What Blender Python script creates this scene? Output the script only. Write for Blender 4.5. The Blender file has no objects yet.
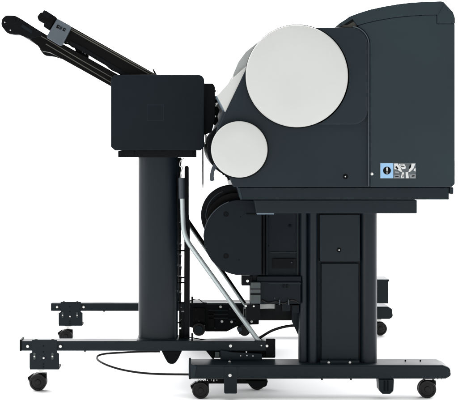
import bpy, bmesh, math, random
from mathutils import Vector
random.seed(7)
R = math.radians
C = bpy.data.collections.new('scene_objects'); bpy.context.scene.collection.children.link(C)
# ---------------------------------------------------------------- camera geometry
D, F, XH, YH, WPX, HPX = 3.9, 1287.0, 195.0, 145.0, 458.0, 400.0
ZC = 0.7733
def W(px, py, Y=0.0):
    """a point measured on the photograph, carried out to its real depth Y (metres)"""
    s = (D + Y) / F
    return Vector(((px - XH) * s, Y, ZC - (py - YH) * s))
def S(n, Y=0.0): return n * (D + Y) / F
cam = bpy.data.cameras.new('camera'); co = bpy.data.objects.new('camera', cam); C.objects.link(co)
co.location = (0, -D, ZC); co.rotation_euler = (R(90), 0, 0)
cam.sensor_width = 36; cam.lens = F / WPX * 36
cam.shift_x = (WPX/2 - XH) / WPX; cam.shift_y = -(HPX/2 - YH) / WPX
cam.clip_start = .05; cam.clip_end = 500
sc = bpy.context.scene; sc.camera = co

# ---------------------------------------------------------------- materials
def plastic(name, col, rough=.5, spec=.3, bump=.06, scale=900, metal=0, var=.12, coat=0):
    m = bpy.data.materials.new(name); m.use_nodes = True
    nt = m.node_tree; b = nt.nodes['Principled BSDF']
    b.inputs['Metallic'].default_value = metal
    b.inputs['Specular IOR Level'].default_value = spec * .8
    b.inputs['Coat Weight'].default_value = coat
    tc = nt.nodes.new('ShaderNodeTexCoord')
    n1 = nt.nodes.new('ShaderNodeTexNoise'); n1.inputs['Scale'].default_value = 5; n1.inputs['Detail'].default_value = 6
    nt.links.new(tc.outputs['Object'], n1.inputs['Vector'])
    mr = nt.nodes.new('ShaderNodeMapRange'); mr.inputs['From Min'].default_value = .3; mr.inputs['From Max'].default_value = .7
    mr.inputs['To Min'].default_value = 1 - var; mr.inputs['To Max'].default_value = 1 + var
    nt.links.new(n1.outputs['Fac'], mr.inputs['Value'])
    mx = nt.nodes.new('ShaderNodeVectorMath'); mx.operation = 'SCALE'; mx.inputs[0].default_value = col
    nt.links.new(mr.outputs['Result'], mx.inputs['Scale']); nt.links.new(mx.outputs['Vector'], b.inputs['Base Color'])
    r2 = nt.nodes.new('ShaderNodeMapRange'); r2.inputs['From Min'].default_value = .3; r2.inputs['From Max'].default_value = .7
    r2.inputs['To Min'].default_value = max(0, rough - .06); r2.inputs['To Max'].default_value = rough + .06
    nt.links.new(n1.outputs['Fac'], r2.inputs['Value']); nt.links.new(r2.outputs['Result'], b.inputs['Roughness'])
    n2 = nt.nodes.new('ShaderNodeTexNoise'); n2.inputs['Scale'].default_value = scale; n2.inputs['Detail'].default_value = 2
    nt.links.new(tc.outputs['Object'], n2.inputs['Vector'])
    bp = nt.nodes.new('ShaderNodeBump'); bp.inputs['Strength'].default_value = bump; bp.inputs['Distance'].default_value = .001
    nt.links.new(n2.outputs['Fac'], bp.inputs['Height']); nt.links.new(bp.outputs['Normal'], b.inputs['Normal'])
    return m
M = {}
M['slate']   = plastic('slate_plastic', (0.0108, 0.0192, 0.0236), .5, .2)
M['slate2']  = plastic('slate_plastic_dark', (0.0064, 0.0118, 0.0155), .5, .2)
M['seam']    = plastic('seam_highlight', (0.0315, 0.0434, 0.049), .4, .4)  # lighter than the panels: the seam's highlight is put into the colour
M['navy']    = plastic('navy_steel', (0.0022, 0.0048, 0.0074), .5, .14)
M['navy2']   = plastic('navy_steel_foot', (0.0037, 0.0082, 0.0113), .45, .2)
M['post']    = plastic('post_steel', (0.0032, 0.0072, 0.0108), .42, .25)
M['black']   = plastic('black_plastic', (0.0016, 0.0022, 0.0028), .5, .09)
M['gloss']   = plastic('gloss_black', (0.0011, 0.001, 0.0009), .42, .1)
M['rubber']  = plastic('rubber', (0.0029, 0.0029, 0.0029), .42, .3)
M['white']   = plastic('pale_grey_plastic', (0.3819, 0.3858, 0.3722), .5, .3, .04, var=.015)
M['pale']    = plastic('pale_shaded', (0.2603, 0.2727, 0.2665), .5, .3, .03, var=.02)  # pale cover plastic greyed: shade on the sloped cover put into the colour
M['bluegrey']= plastic('blue_grey', (0.1203, 0.1641, 0.1968), .4, .4)
M['bracket'] = plastic('bracket_grey', (0.0597, 0.0734, 0.0872), .4, .4)
M['hook']    = plastic('hook_grey', (0.0204, 0.0286, 0.0367), .4, .4)
M['chrome']  = plastic('chrome_rod', (0.3757, 0.4199, 0.4199), .38, .5, .01, metal=.35, var=.05)
M['zinc']    = plastic('zinc_bolt', (.55, .55, .53), .35, .5, .02, metal=1, var=.05)
M['block']   = plastic('connector_grey', (0.0401, 0.051, 0.051), .5)
M['lab_blue']= plastic('label_blue', (0.1924, 0.3266, 0.4783), .4, .3, 0, var=.02)
M['lab_white']= plastic('label_white', (0.4199, 0.4257, 0.4199), .4, .3, 0, var=.02)
M['lab_grey']= plastic('label_grey', (0.0583, 0.07, 0.0758), .4, .3, 0, var=.1)
M['lab_mid'] = plastic('label_mid_grey', (0.1633, 0.175, 0.1808), .4, .3, 0, var=.1)
M['lip']     = plastic('lip_grey', (0.0546, 0.0525, 0.0452), .5)
M['floor']   = plastic('white_floor', (.93, .93, .93), .8, .1, .0, var=.0)

# ---------------------------------------------------------------- mesh helpers
def finish(name, bm, mat, parent=None, bevel=0, seg=2, ang=32):
    bmesh.ops.recalc_face_normals(bm, faces=bm.faces)
    me = bpy.data.meshes.new(name); bm.to_mesh(me); bm.free()
    me.polygons.foreach_set('use_smooth', [True]*len(me.polygons)); me.set_sharp_from_angle(angle=R(ang))
    me.materials.append(M[mat])
    o = bpy.data.objects.new(name, me); C.objects.link(o)
    if parent is not None: o.parent = parent; o.matrix_parent_inverse = Inv(parent)
    if bevel:
        b = o.modifiers.new('bevel', 'BEVEL'); b.width = bevel; b.segments = seg; b.limit_method = 'ANGLE'
        b.angle_limit = R(40); b.harden_normals = True
    return o
def wm(o):
    from mathutils import Matrix
    m = Matrix.Translation(o.location)
    return m if o.parent is None else wm(o.parent) @ o.matrix_parent_inverse @ m
def Inv(p): return wm(p).inverted()
def thing(name, label, cat, loc, group=None):
    o = bpy.data.objects.new(name, None); C.objects.link(o); o.location = loc; o.empty_display_size = .1
    o['label'] = label; o['category'] = cat
    if group: o['group'] = group
    return o
def rp(pts, n=6):
    """rounded polygon: vertices (x, y[, r])"""
    out = []; N = len(pts)
    for i, p in enumerate(pts):
        r = p[2] if len(p) > 2 else 0
        P = Vector(p[:2])
        if r <= 0: out.append((P.x, P.y)); continue
        a = (Vector(pts[i-1][:2]) - P); b = (Vector(pts[(i+1) % N][:2]) - P)
        la, lb = a.length, b.length; a.normalize(); b.normalize()
        half = math.acos(max(-1, min(1, a.dot(b)))) / 2
        t = min(r / max(math.tan(half), 1e-4), la*.49, lb*.49); r = t * math.tan(half)
        c = P + (a + b).normalized() * (r / max(math.sin(half), 1e-4))
        s = P + a*t - c; e = P + b*t - c
        a0 = math.atan2(s.y, s.x); d = math.atan2(e.y, e.x) - a0
        while d > math.pi: d -= 2*math.pi
        while d < -math.pi: d += 2*math.pi
        for k in range(n+1):
            q = a0 + d*k/n; out.append((c.x + r*math.cos(q), c.y + r*math.sin(q)))
    return out
def circ(cx, cy, r, n=48, a0=0, a1=360):
    full = abs(a1-a0) >= 360
    return [(cx + r*math.cos(R(a0+(a1-a0)*k/(n if full else n-1))), cy + r*math.sin(R(a0+(a1-a0)*k/(n if full else n-1)))) for k in range(n)]
def rect(x0, y0, x1, y1, r=0): return rp([(x0,y0,r),(x1,y0,r),(x1,y1,r),(x0,y1,r)])
def prism(bm, pts, Y0, Y1, Yref=None):
    """outline measured at depth Yref (default Y0), extruded from Y0 to Y1 with real thickness"""
    Yr = Y0 if Yref is None else Yref
    a = []; b = []
    for p in pts:
        w = W(p[0], p[1], Yr)
        a.append(bm.verts.new((w.x, Y0, w.z))); b.append(bm.verts.new((w.x, Y1, w.z)))
    bm.faces.new(a); bm.faces.new(b[::-1])
    for i in range(len(a)):
        j = (i+1) % len(a); bm.faces.new((a[i], a[j], b[j], b[i]))
def ext(name, pts, Y0, Y1, mat, parent=None, bevel=0, Yref=None, seg=2):
    bm = bmesh.new(); prism(bm, pts, Y0, Y1, Yref); return finish(name, bm, mat, parent, bevel, seg)
def exts(name, lst, mat, parent=None, bevel=0):
    bm = bmesh.new()
    for pts, Y0, Y1 in lst: prism(bm, pts, Y0, Y1)
    return finish(name, bm, mat, parent, bevel)
def each(name, lst, mat, parent=None, bevel=0):
    for pts, Y0, Y1 in lst: ext(name, pts, Y0, Y1, mat, parent, bevel)
def smoothpath(P, n=8):
    P = [Vector(p) for p in P]; Q = [P[0]*2-P[1]] + P + [P[-1]*2-P[-2]]; out = []
    for i in range(1, len(Q)-2):
        for k in range(n):
            t = k/n; a, b, c, d = Q[i-1:i+3]
            out.append(.5*((2*b) + (c-a)*t + (2*a-5*b+4*c-d)*t*t + (3*b-a-3*c+d)*t**3))
    out.append(P[-1]); return out
def sweep(bm, path, r, n=12):
    rings = []; up = Vector((0,1,0))
    for i, p in enumerate(path):
        t = (path[min(i+1, len(path)-1)] - path[max(i-1, 0)]).normalized()
        u = t.cross(up)
        if u.length < 1e-3: u = t.cross(Vector((1,0,0)))
        u.normalize(); v = t.cross(u).normalized()
        rr = r[i] if isinstance(r, list) else r
        rings.append([bm.verts.new(p + (u*math.cos(2*math.pi*k/n) + v*math.sin(2*math.pi*k/n))*rr) for k in range(n)])
    for A, B in zip(rings, rings[1:]):
        for k in range(n): bm.faces.new((A[k], A[(k+1)%n], B[(k+1)%n], B[k]))
    bm.faces.new(rings[0]); bm.faces.new(rings[-1][::-1])
def tube(name, pts, r, mat, parent=None, smooth=True, n=14):
    bm = bmesh.new(); P = [W(*p) for p in pts]
    sweep(bm, smoothpath(P) if smooth else P, r, n); return finish(name, bm, mat, parent, ang=50)
def bolt(px, py, Y, parent, r=1.6, mat='zinc', name='bolt'):
    r *= .86
    bm = bmesh.new()
    prism(bm, circ(px, py, r, 20), Y-.003, Y+.002); prism(bm, circ(px, py, r*.5, 6), Y-.0045, Y-.002)
    return finish(name, bm, mat, parent, .0006)
def hole(px, py, Y, parent, r=2.2):
    """a recessed screw hole: dark cup with a raised rim and the screw head inside"""
    bm = bmesh.new(); n = 28
    rings = [(r*1.25, Y-.0002), (r*1.15, Y-.0016), (r, Y-.0016), (r*.9, Y-.0006), (0.01, Y-.0005)]
    vs = [[bm.verts.new((W(x, y, Y).x, yy, W(x, y, Y).z)) for x, y in circ(px, py, rr, n)] for rr, yy in rings]
    for A, B in zip(vs, vs[1:]):
        for k in range(n): bm.faces.new((A[k], A[(k+1)%n], B[(k+1)%n], B[k]))
    bm.faces.new(vs[0])
    o = finish('screw_hole', bm, 'black', parent)
    return o

# ================================================================ SETTING
bm = bmesh.new()
g = 60
vs = [bm.verts.new(v) for v in ((-g,-g,0),(g,-g,0),(g,g,0),(-g,g,0))]; bm.faces.new(vs)
fl = finish('floor', bm, 'floor'); fl['kind'] = 'structure'

# ================================================================ casters
def caster(cx, cy, r, Y, parent, lever=True, stem_top=None, flip=1, depth=.03):
    """twin-wheel swivel caster; centre and radius in photograph units at depth Y"""
    hood = ext('caster', rp([(cx-flip*r*.35, cy-r*1.0, 1), (cx+flip*r*.95, cy-r*1.02, 1.5), (cx+flip*r*.98, cy-r*.1, 1), (cx+flip*r*.5, cy+r*.35, 1), (cx-flip*r*.2, cy+r*.2, 1), (cx-flip*r*.7, cy-r*.35, 1)]),
               Y-depth*.4, Y+depth*.4, 'black', parent, .001, Yref=Y)
    for s in (-1, 1):
        bm = bmesh.new(); y0 = Y + s*depth*.12; y1 = Y + s*depth*.55
        n = 48; prof = [(r*.12, y0), (r*.93, y0), (r, y0+s*.002), (r, y1-s*.003), (r*.92, y1), (r*.74, y1), (r*.72, y1-s*.002), (r*.34, y1-s*.001), (r*.3, y1+s*.0015), (r*.1, y1+s*.002)]
        rings = []
        for rr, yy in prof: rings.append([bm.verts.new((W(x, y, Y).x, yy, W(x, y, Y).z)) for x, y in circ(cx, cy, rr, n)])
        for A, B in zip(rings, rings[1:]):
            for k in range(n): bm.faces.new((A[k], A[(k+1)%n], B[(k+1)%n], B[k]))
        bm.faces.new(rings[0]); bm.faces.new(rings[-1])
        finish('wheel', bm, 'rubber', hood, ang=40)
    if stem_top is not None:
        sx = cx + flip*r*.25
        exts('stem', [(rect(sx-1.7, stem_top, sx+1.7, cy-r*.95), Y-.005, Y+.005), (rect(sx-3.4, stem_top, sx+3.4, stem_top+1.2), Y-.011, Y+.011)], 'zinc', hood, .0006)
    if lever:
        ext('brake_lever', rp([(cx-flip*r*1.22, cy-r*.5, .6), (cx-flip*r*.6, cy-r*.95, .6), (cx-flip*r*.3, cy-r*.5, .6), (cx-flip*r*1.0, cy+r*.02, .6)]), Y-.012, Y+.012, 'gloss', hood, .0008, Yref=Y)
    return hood

# ================================================================ PRINTER
pr = thing('large_format_printer', 'dark slate wide printer with two pale round roll covers on a wheeled two-post stand', 'printer', (W(320,0,0).x, .65, 0))
YF, YB = -.12, 1.36        # near and far end of the body
# ---- main body between the end panels
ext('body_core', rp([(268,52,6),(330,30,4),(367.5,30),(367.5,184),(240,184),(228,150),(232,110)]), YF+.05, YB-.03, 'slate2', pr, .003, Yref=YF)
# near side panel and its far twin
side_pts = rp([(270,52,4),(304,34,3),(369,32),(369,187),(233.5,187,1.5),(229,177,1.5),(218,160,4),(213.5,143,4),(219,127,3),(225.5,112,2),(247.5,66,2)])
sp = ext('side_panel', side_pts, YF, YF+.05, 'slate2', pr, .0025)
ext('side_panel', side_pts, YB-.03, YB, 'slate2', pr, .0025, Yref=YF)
raised = rp([(270,44,6),(306,27.8,3),(367.5,27.8,17),(367.5,125,15),(300,125,4),(256,106,8),(247.5,80,8)], 10)
ext('raised_panel', raised, YF-.012, YF+.002, 'slate2', sp, .0042, Yref=YF, seg=4)
hole(345.5,176.5,YF,sp,2.1); bolt(345.4,176.6,YF-.0002,sp,.8)
bolt(372,174,YF-.002,sp,1.7)
# ---- rear cover (the tall right-hand box with its arched top)
arc_out = [(349,16.8),(358,13.4),(370,9.6),(384,6.6),(398,4.2),(412,2.6),(428,1.7),(441,1.3)]
rear = rp([(369.9,187)]+circ(350.5,44.8,19.4,10,0,-66)+[(357.4,25.8),(366,23.25),(378,20.45),(392,18.05),(408,16.25),(424,15.2),(436.85,14.95),(436.85,23.75),(455,23.75),(455,120),(455,184,2),(452,187,1)])
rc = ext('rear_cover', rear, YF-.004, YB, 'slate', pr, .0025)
ext('seam_highlight_strip', circ(350.5,44.8,18.6,24,-84,0)+[(369.1,186.5),(367.8,186.5)]+circ(350.5,44.8,17.3,24,0,-84), YF-.0095, YF+.01, 'seam', rc, .0016, Yref=YF, seg=3)  # pale strip painted in as the highlight along the seam
lid = rp([(349,17)] + arc_out + [(443.4,1.8,1),(453,12.0,4),(455,18,2),(455,23.6),(437,23.6),(437,14.8),(424,15),(408,16),(392,17.8),(378,20.2),(366,23),(357.3,25.4),(353,19.5)])
ld = ext('top_lid', lid, YF-.004, YB+.002, 'slate', pr, .002)
ext('corner_cover', rp([(438,15.0),(444.4,3.6,.8),(452.4,12.4,4),(454.4,18.4,2),(454.4,23),(438,23)]), YF-.0056, YF-.0035, 'slate', ld, .0012)
ext('lid_lip', rp([(338.2,24.2,.6),(350,16.6,.5),(352.4,19.2,.5),(341,26.4,.6)]), YF-.003, YB-.02, 'slate', pr, .001)
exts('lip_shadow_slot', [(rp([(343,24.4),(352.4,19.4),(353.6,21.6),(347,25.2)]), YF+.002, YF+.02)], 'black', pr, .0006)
exts('lip_underside', [(rp([(341,26.3),(352.6,19.4),(356.6,24.5),(357.2,28.4,.5),(344,27.2)]), YF+.006, YB-.04)], 'lip', pr, .001)
exts('corner_bumper', [(rect(449.8,187.2,453.6,194,1), YF+.01, YB-.02)], 'slate2', pr, .002)
# ---- warning label
YL = YF-.0042
lb = ext('warning_label', rect(380,162.8,415.9,178.6,.6), YL-.001, YL+.001, 'lab_grey', pr)
ext('blue_field', rect(380.4,163.2,393.2,178.2,.4), YL-.0014, YL-.0009, 'lab_blue', lb)
ext('warning_disc', circ(387,170.6,3.9,40), YL-.0018, YL-.0013, 'black', lb)
exts('exclamation_mark', [(rp([(386.2,167.6,.3),(387.9,167.6,.3),(387.5,171.4,.2),(386.6,171.4,.2)]), YL-.0022, YL-.0017), (circ(387.05,173,.62,16), YL-.0022, YL-.0017)], 'lab_white', lb)
each('pictogram', [(rp([(394.2,163.6),(397.4,163.4),(400.4,167.6),(402.4,172),(400.4,171.6),(397,169.4),(394.4,169.2)]), YL-.0014, YL-.0009),
    (rp([(398.6,163.8,.5),(404.2,163.8,.5),(405.6,166.4,.8),(406,168.6,1),(402.6,169.2,.6),(400.2,167,.5)]), YL-.0014, YL-.0009),
    (rp([(402.2,172.4),(404,172.4),(404,178.2),(400.6,178.2)]), YL-.0014, YL-.0009),
    (rp([(405.6,172.2),(408,172.2),(408.8,178.2),(406,178.2)]), YL-.0014, YL-.0009),
    (rp([(411.6,163.6),(415.4,163.6),(413.4,168.6),(410.6,171.4),(408.4,172.4),(408.8,170.6)]), YL-.0014, YL-.0009),
    (rp([(414,169),(415.6,168),(415.6,171.6),(413.6,170.6)]), YL-.0014, YL-.0009)], 'lab_white', lb)
each('pictogram', [(rp([(394.2,175.4),(399.8,175),(399.6,178.2),(394.2,178.2)]), YL-.0014, YL-.0009), (rp([(409.4,174.6),(415.6,174.2),(415.6,178.2),(410,178.2)]), YL-.0014, YL-.0009),
    (rp([(395,171.2),(399,172),(399,173.4),(395,172.8)]), YL-.0014, YL-.0009)], 'lab_mid', lb)
for pts in ([(396,165.5),(398.4,168.6),(397.6,169.6),(395.4,167.6)], [(409.4,166),(411.4,164),(411,167.4),(409,169.4)], [(402.9,174.4),(403.6,174.4),(403.4,177.4),(402.4,177.4)], [(411.6,175.6),(414.6,175.2),(414.6,176.4),(411.8,176.8)], [(395,176.4),(398.6,176.2),(398.6,177.2),(395,177.2)], [(400.2,164.6),(403.2,164.6),(403.2,165.3),(400.2,165.3)], [(400.8,166.2),(404.4,166.2),(404.4,166.9),(400.8,166.9)]):
    ext('pictogram', pts, YL-.0019, YL-.0013, 'black', lb)
# ---- round roll covers: an end disc on a full-width cover
def rollcover(cx, cy, r, y0, y1, inner, name='roll_cover'):
    bm = bmesh.new(); n = 128
    prof = [(0.01, y0-.0005), (r*.5, y0-.0004), (r*.965, y0), (r*.985, y0+.0012), (r, y0+.005), (r, YF+.0), (r*inner, YF+.0), (r*inner, y1), (0.01, y1)]
    rings = [[bm.verts.new((W(x, y, y0).x, yy, W(x, y, y0).z)) for x, y in circ(cx, cy, rr, n)] for rr, yy in prof]
    for A, B in zip(rings, rings[1:]):
        for k in range(n): bm.faces.new((A[k], A[(k+1)%n], B[(k+1)%n], B[k]))
    bm.faces.new(rings[0]); bm.faces.new(rings[-1])
    return finish(name, bm, 'white', pr, ang=40)
rollcover(297,76,51.2,YF-.022,YB-.04,.955)
rollcover(239.4,149.4,28.2,YF-.034,YF+.01,.96)
ext('lower_roll_cover', circ(235.4,148.4,28.6,96), YF+.055, YB-.04, 'black', pr, .003, Yref=YF+.055)
ext('roll_cover_shadow', circ(297.2,76.4,52.0,128), YF-.012, YF-.006, 'black', pr, 0, Yref=YF-.012)  # black disc set slightly low, painting the dark shadow round the cover
ext('roll_cover_shadow', circ(239.8,149.8,29.0,96), YF-.010, YF-.0, 'black', pr, 0, Yref=YF-.01)  # same painted shadow for the small cover
# ---- front flap
ext('sloped_cover', rp([(266,36),(256.6,43.2,2),(246,51.6,4),(238.6,61.4,3),(233.2,74.5,1),(233.4,80),(250,70),(262,52)]), YF+.03, YB-.08, 'pale', pr, .0015, Yref=YF+.03)
fp = ext('front_flap', rp([(249,64),(233.5,77.5,1),(217.2,95.6,.5),(225.5,112,.5),(236,100)]), YF+.004, YB-.06, 'white', pr, .0015, Yref=YF+.004)
ext('flap_window', rp([(216.0,95.8,.3),(217.6,95.0,.3),(226.0,110.6,.3),(224.4,112.2,.3)]), YF+.048, YB-.06, 'bluegrey', fp, .0006, Yref=YF+.05)
exts('front_panel', [(rp([(223,110,1),(232,100),(240,130),(222,150,3),(214,143,4),(217,128,2)]), YF+.05, YB-.05)], 'hook', pr, .002)
ext('release_hook', rp([(216,161),(221,161),(220.5,165.6,1.5),(217.2,167,1.5),(214.4,171.5,3),(213.8,176.6,1),(214.6,179.4,1.2),(213,181.6,1.5),(209.8,180.6,1.2),(210,174,2),(211.6,168,3),(214,163)]), YF+.01, YF+.022, 'hook', pr, .0012)
exts('latch_teeth', [(rp([(221+i*2.6,170+i*3.1),(224+i*2.6,169+i*3.1),(226+i*2.6,172.5+i*3.1),(223.4+i*2.6,174.6+i*3.1,.5)]), YF+.02, YF+.05) for i in range(3)], 'black', pr, .0006)
# ---- base frames under the body
bf = ext('base_frame', rp([(237.5,187.3),(449,187.3),(449,199.6,.8),(240.6,199.6,.8)]), YF+.012, YB-.04, 'navy2', pr, .002, Yref=YF+.012)
ext('frame_edge', rp([(237.6,187.6),(239.6,187.6),(242.6,199.2),(240.4,199.8)]), YF+.0095, YF+.03, 'slate', bf, .0006)  # lighter strip painting the highlight on the frame's left edge
ext('lower_frame', rp([(254.2,200),(417,200),(417,213.4,.8),(256.6,213.4,1)]), YF+.05, YB-.08, 'navy2', pr, .002, Yref=YF+.05)
ext('frame_edge', rp([(256.6,213.2),(274,213.2),(274,214.4),(257,214.4)]), YF+.051, YF+.08, 'bluegrey', bf, .0004)
# ---- stand
def foot(y0, x0, x1, scale_end=1):
    # hollow steel foot with chamfered ends: cross-section chamfer by stacking a bevelled prism
    pts = rp([(x0,366,1.5),(x1-5,366,2),(x1,370,3),(x1-.3,377,2.5),(x1-4,379,1.5),(x0,379,1)])
    return pts
YFt = .0
ft = ext('foot', rp([(188.6,365),(443,365,3),(450.6,368,5),(451.4,376,3),(446,379,2),(188.6,379)]), YFt, YFt+.115, 'navy2', pr, .006, seg=3)
ext('foot_end_cap', rp([(188.8,359.4,.4),(191,359.4,.4),(191,379.2,.4),(188.8,379.2,.4)]), YFt-.0015, YFt+.03, 'navy2', ft, .001)
ext('foot_gusset', rp([(190.6,364,1),(196.8,366.5,1),(194.6,377.8,1),(190.8,377.8,1)]), YFt-.004, YFt+.005, 'slate', ft, .002)
for x, y in ((230,375.4),(229.6,361.8)): bolt(x, y, YFt-.002 if y > 365 else YFt+.05, ft, 1.9 if y > 365 else 1.4)
for x in (328.8, 350): bolt(x, 362.6, YFt+.028, ft, 1.5)
for x in (405.5,420.5): bolt(x, 360.6, YFt+.07, ft, .9, 'black')
for x in (322,351): bolt(x, 379.2, YFt+.03, ft, 1.1, 'black')
ext('stabiliser', rp([(224.2,366.5,.6),(237,366.5,.6),(237,393.6,1.2),(224.2,393.6,1.2)]), YFt-.0018, YFt+.03, 'navy2', ft, .001)
st = ext('stabiliser', rp([(378.5,379),(394.2,379),(393.6,391,2.5),(390.4,394,1.5),(382.6,394,1.5),(379.4,391,2.5)]), YFt+.012, YFt+.07, 'navy2', ft, .003)
each('slot', [(rect(384,380.5,385.4,391,.4), YFt+.010, YFt+.02), (rect(387.2,380.5,388.6,391,.4), YFt+.010, YFt+.02)], 'black', ft)
exts('under_rail', [(rect(206,379,267,383.6,.5), YFt+.06, YFt+.1), (rp([(246,381),(268,381),(266.5,386,1),(262,388,1),(250,386,2)]), YFt+.05, YFt+.08)], 'black', ft, .001)
exts('adjuster_thread', [(rect(x,379.6,x+random.uniform(.5,1.4),379.6+random.uniform(.7,1.9)), YFt+.02, YFt+.03) for x in (197.8,200.1,203,204.9,207.2,211,213.4,216.6)], 'zinc', ft)
caster(200.6,389.4,8.5,.035,pr,True,None,1)
caster(426.6,388.3,9.0,.045,pr,False,379.2,1)
caster(257,380.6,8.4,.18,pr,False,None,1)
exts('adjuster_thread', [(rect(x,379,x+1,379+h), YFt+.02, YFt+.03) for x, h in ((434.2,1.2),(437.6,.8),(441.4,1.5))], 'zinc', ft)
# far foot
YN = 1.28
ft2 = ext('foot', rp([(205,306.5),(388,306.5,3),(392.4,309,3),(393.2,317,3),(390,319.2,2),(205,319.2)]), YN, YN+.1, 'navy2', pr, .006, seg=3)
caster(380.0,328.2,6.7,YN+.05,pr,False,319.5,-1)
# posts: two rounded pillars with flat fins and the cover plates between them
def post(x0, x1, y0, y1, Yp, dp=.075):
    return ext('post', rp([(0,0)]*0) or rect(x0,y0,x1,y1), Yp, Yp+dp, 'post', pr, .002)
def pillar(x0, x1, ytop, ybot, Yp, dp, name='post', mat='post', parent=None, rnd=.88):
    """vertical column with a rounded (superellipse) cross-section; front at Yp"""
    bm = bmesh.new(); n = 48; a = W(x0, ytop, Yp); b = W(x1, ybot, Yp)
    cx, hw, cy, hd = (a.x+b.x)/2, (b.x-a.x)/2, Yp+dp/2, dp/2; ring = []
    for k in range(n):
        t = 2*math.pi*k/n; c, s = math.cos(t), math.sin(t); e = .55 if name != 'post' else rnd
        ring.append((cx + hw*math.copysign(abs(c)**e, c), cy + hd*math.copysign(abs(s)**e, s)))
    A = [bm.verts.new((x, y, b.z)) for x, y in ring]; B = [bm.verts.new((x, y, a.z)) for x, y in ring]
    for k in range(n): bm.faces.new((A[k], A[(k+1)%n], B[(k+1)%n], B[k]))
    bm.faces.new(A); bm.faces.new(B[::-1])
    return finish(name, bm, mat, parent or pr, ang=45)
pillar(308.6,318.2,209,363.4,.03,.05)
pillar(299,309.6,209,362,.045,.055)
pillar(361,378.4,209,363.6,.03,.07)
# the far pair
for x0, x1 in ((308,325),(361,378)):
    pillar(x0-20, x1-20, 195, 307, YN+.02, .06)
ext('gusset', rp([(291.6,300),(299.5,300),(299.5,338,.5),(292,322,1)]), .08, .092, 'navy', pr, .001)
cpl = ext('post_cover', rp([(313,208),(366,208),(366,363.6),(313,363.6)]), .056, .09, 'navy', pr, .001)
ext('upper_cover', rect(319.6,214.4,360,261.6,.5), .040, .056, 'navy2', cpl, .0016)
ext('lower_cover', rect(321.4,263.4,358.6,363.4,.5), .045, .056, 'navy2', cpl, .0012)
hole(339,250,.040,cpl,1.9); bolt(339.2,250,.039,cpl,.9)
ext('foot_tab', rp([(320.4,360.6,.5),(359.4,360.6,.5),(359.4,366,.5),(320.4,366,.5)]), .026, .034, 'navy2', cpl, .0008)
ext('crossbeam', rect(320,232,362,300), .1, YN+.03, 'navy', pr, .003)
# ---- far boxes seen past the right post
ext('power_box', rect(374,281.2,388.4,303.6,.6), YN-.12, YN, 'navy2', pr, .002)
ext('box_lid', rect(373.8,279.4,389.4,281.6,.5), YN-.122, YN+.004, 'navy2', pr, .001)
# ---- lower roll unit
ru = ext('roll_unit', [(261.6,200.5),(261.6,275)]+circ(241.7,237.4,38,60,98,262), .005, .05, 'navy', pr, .0022)
for x, y in ((226,214.2),(226,256)): hole(x, y, .005, ru, 2.1)
for x, y in ((240.6,217),(239,260)): bolt(x, y, .006, ru, .6, 'black')
ext('roll_end_flange', circ(231.5,215.5,30.6,96), .07, .10, 'black', ru, .003, seg=2)
ext('roll_end_flange', circ(236,222,29.6,96), .052, .066, 'gloss', ru, .002)
tube('flange_highlight', [(x, y, .0685) for x, y in circ(231.5,215.5,25.5,22,165,250)], .0012, 'hook', ru, False, 8)  # lighter arc standing in for the highlight on the flange
tube('edge_highlight', [(x, y, .0035) for x, y in circ(241.7,237.4,37.9,24,180,250)], .0013, 'hook', ru, True, 8)  # thin lighter arc painting a highlight along the rounded plate edge
ext('roll_core', circ(236,224,24,64), .1, YN-.05, 'black', ru, .002)
ext('roll_unit_frame', rect(256,200,303,304), .06, .11, 'navy', ru, .001)
ext('seam', rect(262.6,206,265,275), .03, .06, 'black', ru, .0006)
each('frame_rib', [(rect(266,206,268,275), .045, .06), (rect(257,276.4,301,281.6), .04, .07), (rect(268,283,301,284.6), .04, .06), (rect(250,268,258,304), .05, .1)], 'navy', ru, .0008)
each('recess', [(rect(273,258.6,296,268.6), .052, .058), (rect(246.4,213.6,261.8,214.6), .0, .004)], 'black', ru)
bolt(291.6,262.4,.05,ru,.8,'hook')
for x, y in ((268.5,217),(290,225),(268.5,246),(297,279)): bolt(x, y, .059, ru, .9, 'black')
bolt(290,226,.059,ru,1.9,'black')
for y in (207,252): ext('frame_fold', rect(269.5,y,298.5,y+1.0,.3), .056, .062, 'navy2', ru, .0005)
ext('frame_fold', rect(296.6,206,298,275,.3), .054, .062, 'navy2', ru, .0005)
for x in (283,286.4): ext('tray_clip', rect(x,284.4,x+1.6,288,.3), .030, .036, 'black', ru, .0004)
tube('harness', [(262,300,.03),(268,303,.03),(276,301.6,.032),(284,303.6,.032),(292,300,.034),(299,303,.036)], .0028, 'rubber', ru)
for x in (279,288): ext('harness_tie', rect(x,299.6,x+1.1,305,.3), .024, .036, 'hook', ru, .0003)
ext('latch_box', rect(241.6,276,252.4,285.6,.6), .04, .08, 'black', ru, .001)
bolt(247.6,281,.04,ru,1.7)
cb = ext('connector_block', rp([(250.8,282.4,.8),(260.6,282.4,.8),(260.6,303.6,.8),(250.8,303.6,.8)]), .02, .06, 'block', ru, .0012)
exts('groove', [(rect(250.6,288.6,260.8,289.4), .019, .022), (rect(250.6,293.2,260.8,295), .019, .022)], 'black', cb)
ext('ink_tray', rp([(260.8,281.6,.6),(300.5,281.6),(300.5,303.8),(260.8,303.8,.6)]), .035, .06, 'navy', ru, .001)
ext('tray_rail', rect(268,283,301,284.2,.3), .033, .04, 'navy2', ru, .0004)
bolt(274.6,298,.034,ru,.7,'hook')
each('lower_rail', [(rect(246,304.4,260.2,320), .06, .1), (rect(275.4,304.4,301,310.5), .06, .1), (rect(244,308.8,301,320.4), .12, .16)], 'black', ru, .001)
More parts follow.
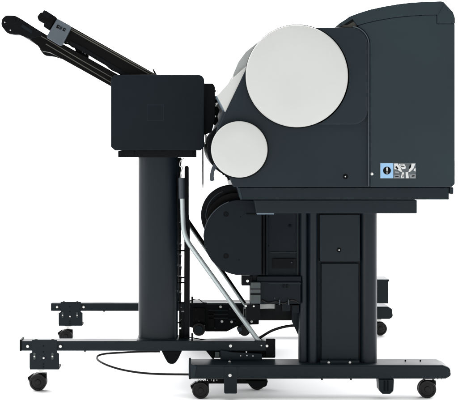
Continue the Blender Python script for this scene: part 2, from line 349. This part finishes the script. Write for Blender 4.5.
ext('white_gap_patch', rp([(260,304.6),(276,303.8),(276,308.0,.6),(260,308.8,.6)]), .1, .105, 'lab_white', ru, .0008)  # white patch standing in for the bright background through the gap
for x, y in ((246,306),(253.8,306.2)): bolt(x, y, .06, ru, 1.1)
each('rail_detail', [(rect(282,303,290,311), .05, .06), (rect(292,305,299,313), .055, .06)], 'navy', ru, .001)

# ================================================================ STACKER
sk = thing('output_stacker', 'black paper output stacker with square cabinet, slanted trays and single round post', 'stacker', (W(158,0,.1).x, .6, 0))
YS, YE = .02, 1.15
# ---- cabinet
cab = ext('cabinet', rect(112.4,76,203.4,149.6,4), YS+.018, YE-.02, 'navy', sk, .003, Yref=YS)
cs = ext('side_plate', rp([(110.8,74.8,6),(204.3,74.8,6),(204.3,146.5,2),(200.6,150.6,2),(115,150.6,3),(110.8,147,2)], 10), YS, YS+.016, 'navy', sk, .0028, seg=3)
ext('side_plate', rp([(110.8,74.8,6),(204.3,74.8,6),(204.3,150.6,3),(110.8,150.6,3)], 10), YE-.02, YE, 'navy', sk, .0028, Yref=YS)
# raised square outline pressed into the plate
bm = bmesh.new()
for x0,y0,x1,y1 in ((146.8,104.6,163.8,105.2),(146.8,120.2,163.8,120.8),(146.8,105.2,147.4,120.2),(163.2,105.2,163.8,120.2)): prism(bm, rect(x0,y0,x1,y1), YS-.0003, YS+.001)
finish('square_emblem', bm, 'navy2', cs)
# right-hand plate with its gears and pins
rpx = ext('gear_plate', rp([(203.5,83.4),(213,83.4,2.5),(215,87,1.5),(215,120,1),(211.6,132,2),(206,134.6,1),(203.5,134.6)]), YS+.03, YS+.06, 'black', sk, .0015)
each('edge_bumps', [(circ(214.8,y,1.3,14), YS+.034, YS+.055) for y in (91,97,103.6,111,117)] + [(rp([(213,100),(217.4,98.6,.6),(218.6,102,.6),(217,106,.6),(219.6,110,.6),(217.6,116,.8),(218.4,121,.8),(214,127,1)]), YS+.06, YS+.1)], 'black', rpx, .0008)
for x, y, r in ((216.6,103.8,1.3),(216,105.8,.8),(215.4,116.4,1.0),(217.6,103.2,.7)): bolt(x, y, YS+.036, rpx, r)
# ---- tray under the cabinet
exts('cabinet_base', [(rect(118,150.8,196.6,157.4,.8), YS+.01, YE-.03), (rect(124,150.6,134,155,.5), YS+.006, YS+.02), (rect(183,150.6,193,155.4,.5), YS+.006, YS+.02)], 'black', sk, .0012)
ext('hanging_strap', rp([(202,134),(203.6,134),(203.6,182,.3),(203.2,191.6,.3),(202.2,184,.3)]), YS+.06, YS+.075, 'black', sk, .0004)
exts('strap_clip', [(rp([(204.4,134.6,.3),(207.6,134.6,.4),(206.6,137,.4),(206,144,.3),(204.8,144,.3)]), YS+.05, YS+.06)], 'zinc', sk, .0006)
# ---- post
pillar(137.8,177.8,157.2,341,.125,.085,'post','post',sk)
pillar(149.2,181.2,157.6,303,1.06,.06,'post','post',sk)
ext('crossbeam', rect(145,268,172,318), .2, 1.07, 'navy', sk, .003)
exts('post_flange', [(rect(136.6,339.6,179,341.6,.4), .115, .215)], 'navy2', sk, .001)
# rail and cable chain beside the post
exts('lift_rail', [(rp([(184.4,166,2),(188.8,166,2),(188.8,215),(190,226),(189.6,341),(184,341)]), .16, .2), (rect(181,312,186,341), .165, .195)], 'black', sk, .001)
lst = []
y = 158.0
while y < 330:
    w = random.uniform(.8, 1.3); h = random.uniform(7, 15)
    lst.append((rp([(179,y,.3),(180.6+w,y+.4,.3),(180.2+w*.7,y+h,.3),(179,y+h,.3)]), .17, .185)); y += h + random.uniform(-.3, 2.5)
lst += [(rect(178,y,185,y+1.4), .17, .18) for y in (250,277,282,302,322)]
exts('cable_chain', lst, 'black', sk)
tube('chain_hook', [(184.5,158,.15),(180.5,161,.15),(180,166,.15),(182.6,167.6,.15),(181,172,.15),(180.2,178,.15)], .0018, 'zinc', sk)
# ---- stand beams
bn = ext('foot_beam', rect(20.3,341,275.2,350.8,.6), .10, .155, 'navy2', sk, .0018)
exts('beam_cap', [(rp([(19.6,339.6,.6),(21.6,339.6,.6),(21.6,351,.6),(19.6,351,.6)]), .098, .157)], 'black', bn, .0006)
ext('foot_beam', rect(50.8,303.2,300,311,.6), 1.07, 1.12, 'navy2', sk, .0018)
def bracket(x0, y0, k, Y, name='caster_bracket'):
    q = lambda x, y: (x0 + (x-29.5)*k, y0 + (y-350)*k)
    b = ext(name, rp([q(32,339.8)+(.5,), q(57,339.8)+(.5,), q(57,352.5), q(59.2,353.5)+(.5,), q(59.2,368)+(1.2,), q(57,369.4)+(1,), q(32,369.4)+(1,), q(29.5,368)+(1,), q(29.5,353.5)+(.5,), q(32,352.5)]), Y-.004, Y-.001, 'navy2', sk, .0006)
    ext('shelf', rp([q(29.6,367.4)+(.5,), q(59.1,367.4)+(.5,), q(59.1,369.6)+(.5,), q(29.6,369.6)+(.5,)]), Y-.003, Y+.06, 'black', b, .0008, Yref=Y-.004)
    for x, y, r in ((27.6,346.4,1.7),(60.4,346.4,1.7),(43.6,358,1.2)): bolt(*q(x, y), Y-.004, b, r*k)
    for x in (34.4, 52.4):
        ext('slot', rect(*q(x-1.2,352.6), *q(x+1.2,359.6), 1.1*k), Y-.0055, Y-.003, 'block', b, .0004); bolt(*q(x, 356.4), Y-.0055, b, 1.0*k)
    each('pin_hole', [(circ(*q(x,y), .7*k, 12), Y-.0052, Y-.003) for x, y in ((43.4,346),(43.4,352),(43.4,364),(43.4,367))], 'gloss', b)
    for x, y in ((35.8,339.3),(52.6,339.3)): ext('beam_bolt', rect(*q(x-1.3,y-.5), *q(x+1.3,y+.8), .3), Y+.02, Y+.035, 'zinc', b, .0005)
    return b
bracket(29.5,350,1,.10)
bracket(58.6,310,.81,1.07)
caster(38.4,381.3,8.7,.16,sk,True,369.6,1)
caster(66.2,335.9,6.9,1.13,sk,True,325.8,1)
bolt(85,350.9,.12,sk,1.2,'black','stud'); bolt(104,311.2,1.09,sk,1.0,'black','stud')
# middle shoe below the beam
exts('levelling_shoe', [(rp([(161.5,350.9),(182,350.9),(178.4,358.6,5),(174.6,364.2,5),(168.4,363.8,5),(165.2,358.6,5)]), .115, .15)], 'black', sk, .002)
# right end of near beam
exts('end_bracket', [(rect(212.6,350.9,275,357.8), .12, .15), (rp([(206,351),(214,351),(214,359),(212.6,359)]), .11, .13), (rect(266,338.8,275.4,357,.5), .097, .102)], 'black', sk, .0008)
exts('motor_box', [(rp([(220.4,350.4,.5),(232,352.4,.5),(244,353.4,.5),(262,354,.5),(262,360,.5),(220.4,360,.5)]), .085, .097)], 'slate2', sk, .001)
ext('pedal_plate', rp([(215,352.2,.4),(219.4,352.2,.4),(219.4,357,.4),(215,357,.4)]), .088, .098, 'block', sk, .0008)
for x, y, r in ((230.6,346,1.8),(267,346,1.6),(261.4,345.6,.9),(246.4,352,.9),(240.6,355.8,.8),(247,355.6,.8),(253,356,.8)): bolt(x, y, .098 if y < 350 else .084, sk, r)
# far lower assembly (lift unit on the far beam)
fa = exts('lift_unit', [(rp([(189.4,303,1),(256,303,1),(259,306,1),(259,324.4,1),(247,325,1),(246,334),(239,334),(238,326,1),(227,331.6,1),(206,331.6,1),(189.4,327,1)]), .96, 1.06)], 'black', sk, .002)
each('lift_wheel', [(circ(199,329.6,6.4,32), .94, .96), (circ(244.6,330,6.0,32), .94, .96)], 'rubber', fa, .001)
for x, y, r in ((220.6,306.8,1.5),(222,321.4,1.5),(231.6,321.8,1.5),(251.6,321.6,1.4),(245.8,306.4,1.3),(254,306.6,1.3),(204,325.8,.9),(199,321,.7)): bolt(x, y, .958, fa, r)
each('relief', [(rect(193,308,205,322,.8), .954, .962), (rect(208,312,214,327,.8), .955, .962), (rect(236,309,241,322,.5), .955, .962)], 'gloss', fa, .001)
tube('lift_pin', [(192.2,296.4,.9),(192.2,304,.9)], .0035, 'black', sk, False)
tube('lift_pin', [(192.2,333,.11),(192.2,341,.11)], .003, 'black', sk, False)
tube('spring_wire', [(189,301.4,.95),(193,299.6,.95),(199,299.4,.95),(203,302.4,.95),(207,303,.95)], .0016, 'black', sk)
tube('spring_wire', [(184,337.6,.13),(190,337.4,.13),(198,338.6,.13),(210,340.6,.13)], .0016, 'black', sk)
# small fittings of the lift unit and the middle of the stand
ext('gear', [p for k in range(28) for p in ((199+(3.6+.5*(k%2))*math.cos(2*math.pi*k/28), 329.6+(3.6+.5*(k%2))*math.sin(2*math.pi*k/28)),)], .934, .942, 'navy2', fa, .0003)
for y in (309.5,313.5,317.5): ext('vent_rib', rect(208.6,y,228,y+1.1,.3), .955, .962, 'navy2', fa, .0004)
ext('flange', rect(206,303,258,304.6,.3), .95, .97, 'navy2', fa, .0006)
ext('flange', rect(228,318.4,236,319.4,.3), .954, .962, 'navy2', fa, .0005)
for x, y in ((196,310),(196,319),(230,309),(238,312),(215,328),(256,312)): bolt(x, y, .957, fa, .7, 'hook')
ext('sensor', rp([(236.6,328,.4),(241,327,.4),(242,330.6,.4),(238,332,.4)]), .93, .95, 'hook', fa, .0006)
# rods
tube('rod_grip', [(181.6,178,.12),(182,198.6,.12)], .0105, 'hook', sk, False, 18)
def bent(pts, Y, n=7):
    P = [Vector(p + (0,)) for p in pts]; out = [P[0]]
    for i in range(1, len(P)-1):
        a = (P[i-1]-P[i]).normalized()*n; b = (P[i+1]-P[i]).normalized()*n
        for k in range(9):
            t = k/8; out.append((P[i]+a)*(1-t)**2 + P[i]*2*t*(1-t) + (P[i]+b)*t*t)
    out.append(P[-1]); return [(v.x, v.y, Y) for v in out]
tube('support_rod', bent([(182.2,197,),(183.6,236),(259,341.5)], .12, 12), .0076, 'chrome', sk, False, 20)
tube('support_rod', bent([(184,205),(186.6,219),(246,306)], .7, 4), .0075, 'gloss', sk, False, 16)
tube('support_rod', bent([(186.0,222),(248,310)], .68, 4), .003, 'chrome', sk, False, 12)

# ---- slanted trays
ut = math.atan2(57, 100)
# lower tray: closed side rail + a panel across the width + rounded end caps
tray_out = rp([(20,18.6),(46,34.6),(60,42.4),(87,57.2),(118,74.6),(130,81.5),(126,96),(111,86.4),(80,69),(50,52.4,2),(42,51.2,3),(37.4,45.6,2),(30,39.6),(22,36)])
tr = ext('lower_tray', tray_out, YS+.05, YS+.075, 'gloss', sk, .002)
YR = YS+.05
ext('end_cap', rp([(1.0,25.5,6),(1.6,19,6),(6,15.2,6),(15.5,15.8,7),(21,18.8,3),(46,35,2),(31.8,38.6,3),(28,38.4,1),(19,34.6,1),(15,34.6,5),(7,33.4,7)],10), YR-.006, YR+.03, 'black', tr, .0022)
exts('tray_surface', [(rp([(16,19.8),(46,37.2),(112,75.6),(150,97),(147,106),(110,84),(44,43),(14,31)]), YR+.03, YE-.1)], 'black', tr, .002)
exts('rail_highlight', [(rp([(25,27.4),(30,29.6),(46,38.4),(80,58.8),(113,77.6),(113,78.5),(80,59.8),(46,39.4),(30,30.6)]), YR-.0025, YR+.002)], 'lip', tr, .0006)  # light line painting the highlight along the lower tray rail
ext('end_cap', rp([(1.0,25.5,6),(1.6,19,6),(6,15.2,6),(15.5,15.8,7),(21,18.8,3),(46,35,2),(31.8,38.6,3),(19,34.6,3),(7,33.4,7)],10), YE-.1, YE-.06, 'black', tr, .0022, Yref=YR)
for x, y in ((4.8,22.4),(10.4,30.2)): bolt(x, y, YR-.006, tr, .8)
for x, y in ((14.6,19.8),): bolt(x, y, YR-.005, tr, 2.0, 'gloss', 'knob')
exts('cap_seam', [(rp([(22.5,24),(33,31),(31.4,33.6),(21,26.6)]), YR-.008, YR-.005)], 'navy', tr, .0006)
# upper tray
up = ext('upper_tray', rp([(44,11.6),(56,17.8),(92,38.2),(158,75.4),(168,82),(130,82),(105,64),(84,52.6),(70,44.6),(48,28.8)]), YR+.0, YR+.028, 'gloss', sk, .002)
exts('tray_rail_highlight', [(rp([(70,29.0),(86,38.0),(150.6,74.4),(148.8,74.4),(85.6,38.9),(69.8,29.8)]), YR-.0025, YR+.002)], 'lip', up, .0006)  # painted highlight line on the upper tray rail
exts('rail_step', [(rp([(70,40.4),(84,47.6),(128,74),(134,78),(120,74),(83,52.2),(69.4,43.8)]), YR-.004, YR+.002)], 'black', up, .0006)
exts('tray_panel', [(rp([(50,16.4),(92,40),(170,83.6),(168,88),(88,44),(48,22)]), YR+.028, YE-.12)], 'black', up, .002)
ext('end_cap', rp([(37.2,16.6,1.5),(40.2,12.6,1.5),(42.6,12.4,1),(43.6,10,1),(46,10.6,1),(56.4,17.2,1),(49.6,29.6,1),(47.6,29.2,1),(43.4,26.4,1),(44.2,23.4,.8),(41.6,21.8,1),(38.4,20.4,1.2)]), YR-.006, YR+.05, 'black', up, .0016)
exts('end_cap_detail', [(rp([(40.4,14.6),(47,18.4),(45.4,21.6),(39.4,18)]), YR-.0075, YR-.005), (rp([(49.6,15.6),(54.6,18.4),(51.2,24.6),(46.6,21.8)]), YR-.0075, YR-.005)], 'gloss', up, .0008)
ext('edge_groove', rp([(60,21.6),(158,76.2),(157.4,77),(59.6,22.4)]), YR-.0012, YR+.002, 'lip', up, .0003)
ext('edge_groove', rp([(46,43.6),(112,82.6),(111.6,83.4),(45.6,44.4)]), YR-.0012, YR+.002, 'lip', tr, .0003)
zz = []
for k in range(9): zz.append((76.5+k*1.25, 46.6+k*.95+(.9 if k % 2 else -.5), YR+.02))
tube('return_spring', zz, .0011, 'zinc', up, False, 6)
tube('link_pin', [(64,40.4,YR+.02),(66,43.4,YR+.02),(69.4,44.4,YR+.02),(72.4,46.8,YR+.02),(75.4,47.6,YR+.02)], .0022, 'black', up)
ext('link_catch', rp([(96,54.6),(100,57.6,.4),(101,60.8,.4),(103.6,62.4,.4),(103,63.8,.4),(99.6,61.8,.3),(95.4,59.6,.3),(93.6,57.2,.3)]), YR+.008, YR+.02, 'black', up, .0005)
ext('link_catch', rp([(108,62.4),(113,66.6,.4),(114,69.4,.4),(118,71.8,.4),(117.4,73,.3),(112,70.6,.3),(107,67,.3)]), YR+.008, YR+.02, 'black', up, .0005)
lk = exts('link_arm', [(rp([(63,41),(67,40.4,.8),(69.4,42,.6),(67,44,.6),(64,43.6)]), YR+.01, YR+.03), (rp([(74.6,47.6),(78,45.4,.6),(82,48.6,.6),(88,52.6,.6),(88.4,58,.6),(80,54.6,.6),(75.4,50.8,.5)]), YR+.03, YR+.05),
     (rp([(84,50),(96,55),(103,59.6,.6),(103.6,60.8,.5),(99.6,61,.6),(90,56,.6)]), YR+.01, YR+.03), (rp([(104,60),(118,68),(127,73.6),(126,75),(114,71),(106,64,.6)]), YR+.01, YR+.03)], 'black', up, .0008)
bolt(67.4,42,YR+.008,up,1.0)
for i in range(4): bolt(79+i*1.9,47.4+i*1.4,YR+.028,up,.55,'zinc')
ext('stop_fin', rp([(152.4,69.2,.3),(153.6,69,.3),(157,74.6),(154.6,75)]), YR+.02, YR+.05, 'black', up, .0004)
# grey bracket tying both trays, with its three-mark plate
bk = ext('tie_bracket', rp([(57.2,18.4,2.5),(71.8,26.4,2.5),(61.6,46.8,2.5),(45.8,37.4,2.5)],8), YR-.016, YR+.0, 'bracket', sk, .0025, seg=3)
c, s = math.cos(R(28)), math.sin(R(28))
marks = []
for k, (w_, h_) in enumerate(((2.6,3.4),(2.0,3.4),(2.4,3.2))):
    x, y = 57.6+k*3.1, 24.6+k*1.55
    marks.append(([(x,y),(x+w_*c,y+w_*s),(x+w_*c-h_*s,y+w_*s+h_*c),(x-h_*s,y+h_*c)], YR-.0172, YR-.0155))
exts('maker_mark', marks, 'black', bk)
exts('maker_mark', [([(x,y),(x+.7*c,y+.7*s),(x+.7*c-1.0*s,y+.7*s+1.0*c),(x-1.0*s,y+1.0*c)], YR-.0178, YR-.017) for x, y in ((58.2,26),(61.0,26.6),(64.4,29),(60.8,28.4))], 'bracket', bk)

# ================================================================ CABLES
def cable(name, pts, r, label, cat='cable'):
    o = tube(name, pts, r, 'rubber'); 
    o['label'] = label; o['category'] = cat
    return o
cable('power_cable', [(160,351.4,.2),(140,351.6,.2),(120,352.6,.2),(106,353.6,.2),(98.6,355.4,.19),(97,358,.17),(99.4,361,.15),(108,365.4,.12),(122,369.6,.1),(140,372.6,.08),(160,374,.07),(190,374.4,.06)], .0033,
      'thin black cable looping under the low beam towards the printer foot')
cable('power_cable', [(255,340,.15),(260,337.6,.15),(264,335,.15),(271,331,.14),(280,327.8,.13),(290,325.8,.12),(304,325,.11)], .0044,
      'short thick black cable arching from the rod end to the printer post')

# ================================================================ LIGHT
w = bpy.data.worlds.new('World'); sc.world = w; w.use_nodes = True
nt = w.node_tree; bg = nt.nodes['Background']; L = nt.links.new
tc = nt.nodes.new('ShaderNodeTexCoord'); sx = nt.nodes.new('ShaderNodeSeparateXYZ'); L(tc.outputs['Generated'], sx.inputs[0])
def ramp(src, a, b, c, d):
    m = nt.nodes.new('ShaderNodeMapRange'); m.interpolation_type = 'SMOOTHSTEP'
    for k, v in zip(('From Min','From Max','To Min','To Max'), (a, b, c, d)): m.inputs[k].default_value = v
    L(src, m.inputs['Value']); return m.outputs['Result']
def mul(a, b):
    m = nt.nodes.new('ShaderNodeMath'); m.operation = 'MULTIPLY'; L(a, m.inputs[0]); L(b, m.inputs[1]); return m.outputs[0]
# white world shaped for the light: bright behind and above the machines, dimmed on the camera side
L(mul(ramp(sx.outputs['Y'], -.05, .4, .06, 1.0), ramp(sx.outputs['Z'], .2, .6, 3.9, 7.6)), bg.inputs['Strength'])
bg.inputs['Color'].default_value = (.985, .99, 1, 1)
def area(name, loc, target, sx_, sy_, power, col=(1,1,1)):
    l = bpy.data.lights.new(name, 'AREA'); l.shape = 'RECTANGLE'; l.size = sx_; l.size_y = sy_; l.energy = power; l.color = col
    o = bpy.data.objects.new(name, l); C.objects.link(o); o.location = loc
    o.rotation_euler = (Vector(target) - Vector(loc)).to_track_quat('-Z', 'Y').to_euler()
    return o
o = area('added_softbox', (.2, -1.3, 3.2), (.2, -.9, 0), 4.5, 1.6, 22); o.data.spread = R(80)  # unseen lamp added overhead to brighten the near floor
area('added_softbox', (-3.6, -1.8, 1.4), (0, .2, .5), .8, 2.2, 22)  # unseen lamp added on the left to shape the front faces
area('added_strip_softbox', (-3.4, -.7, 1.0), (-.1, .15, .5), .35, 2.2, 14)  # unseen narrow lamp added for upright highlights on the columns
area('added_softbox', (3.4, -2.2, 2.0), (.4, .2, .7), 1.4, 1.4, 18)  # unseen lamp added on the right, also shaping the front faces
sc.render.engine = 'CYCLES'
sc.view_settings.view_transform = 'Standard'; sc.view_settings.look = 'None'; sc.view_settings.gamma = 1; sc.view_settings.exposure = 0
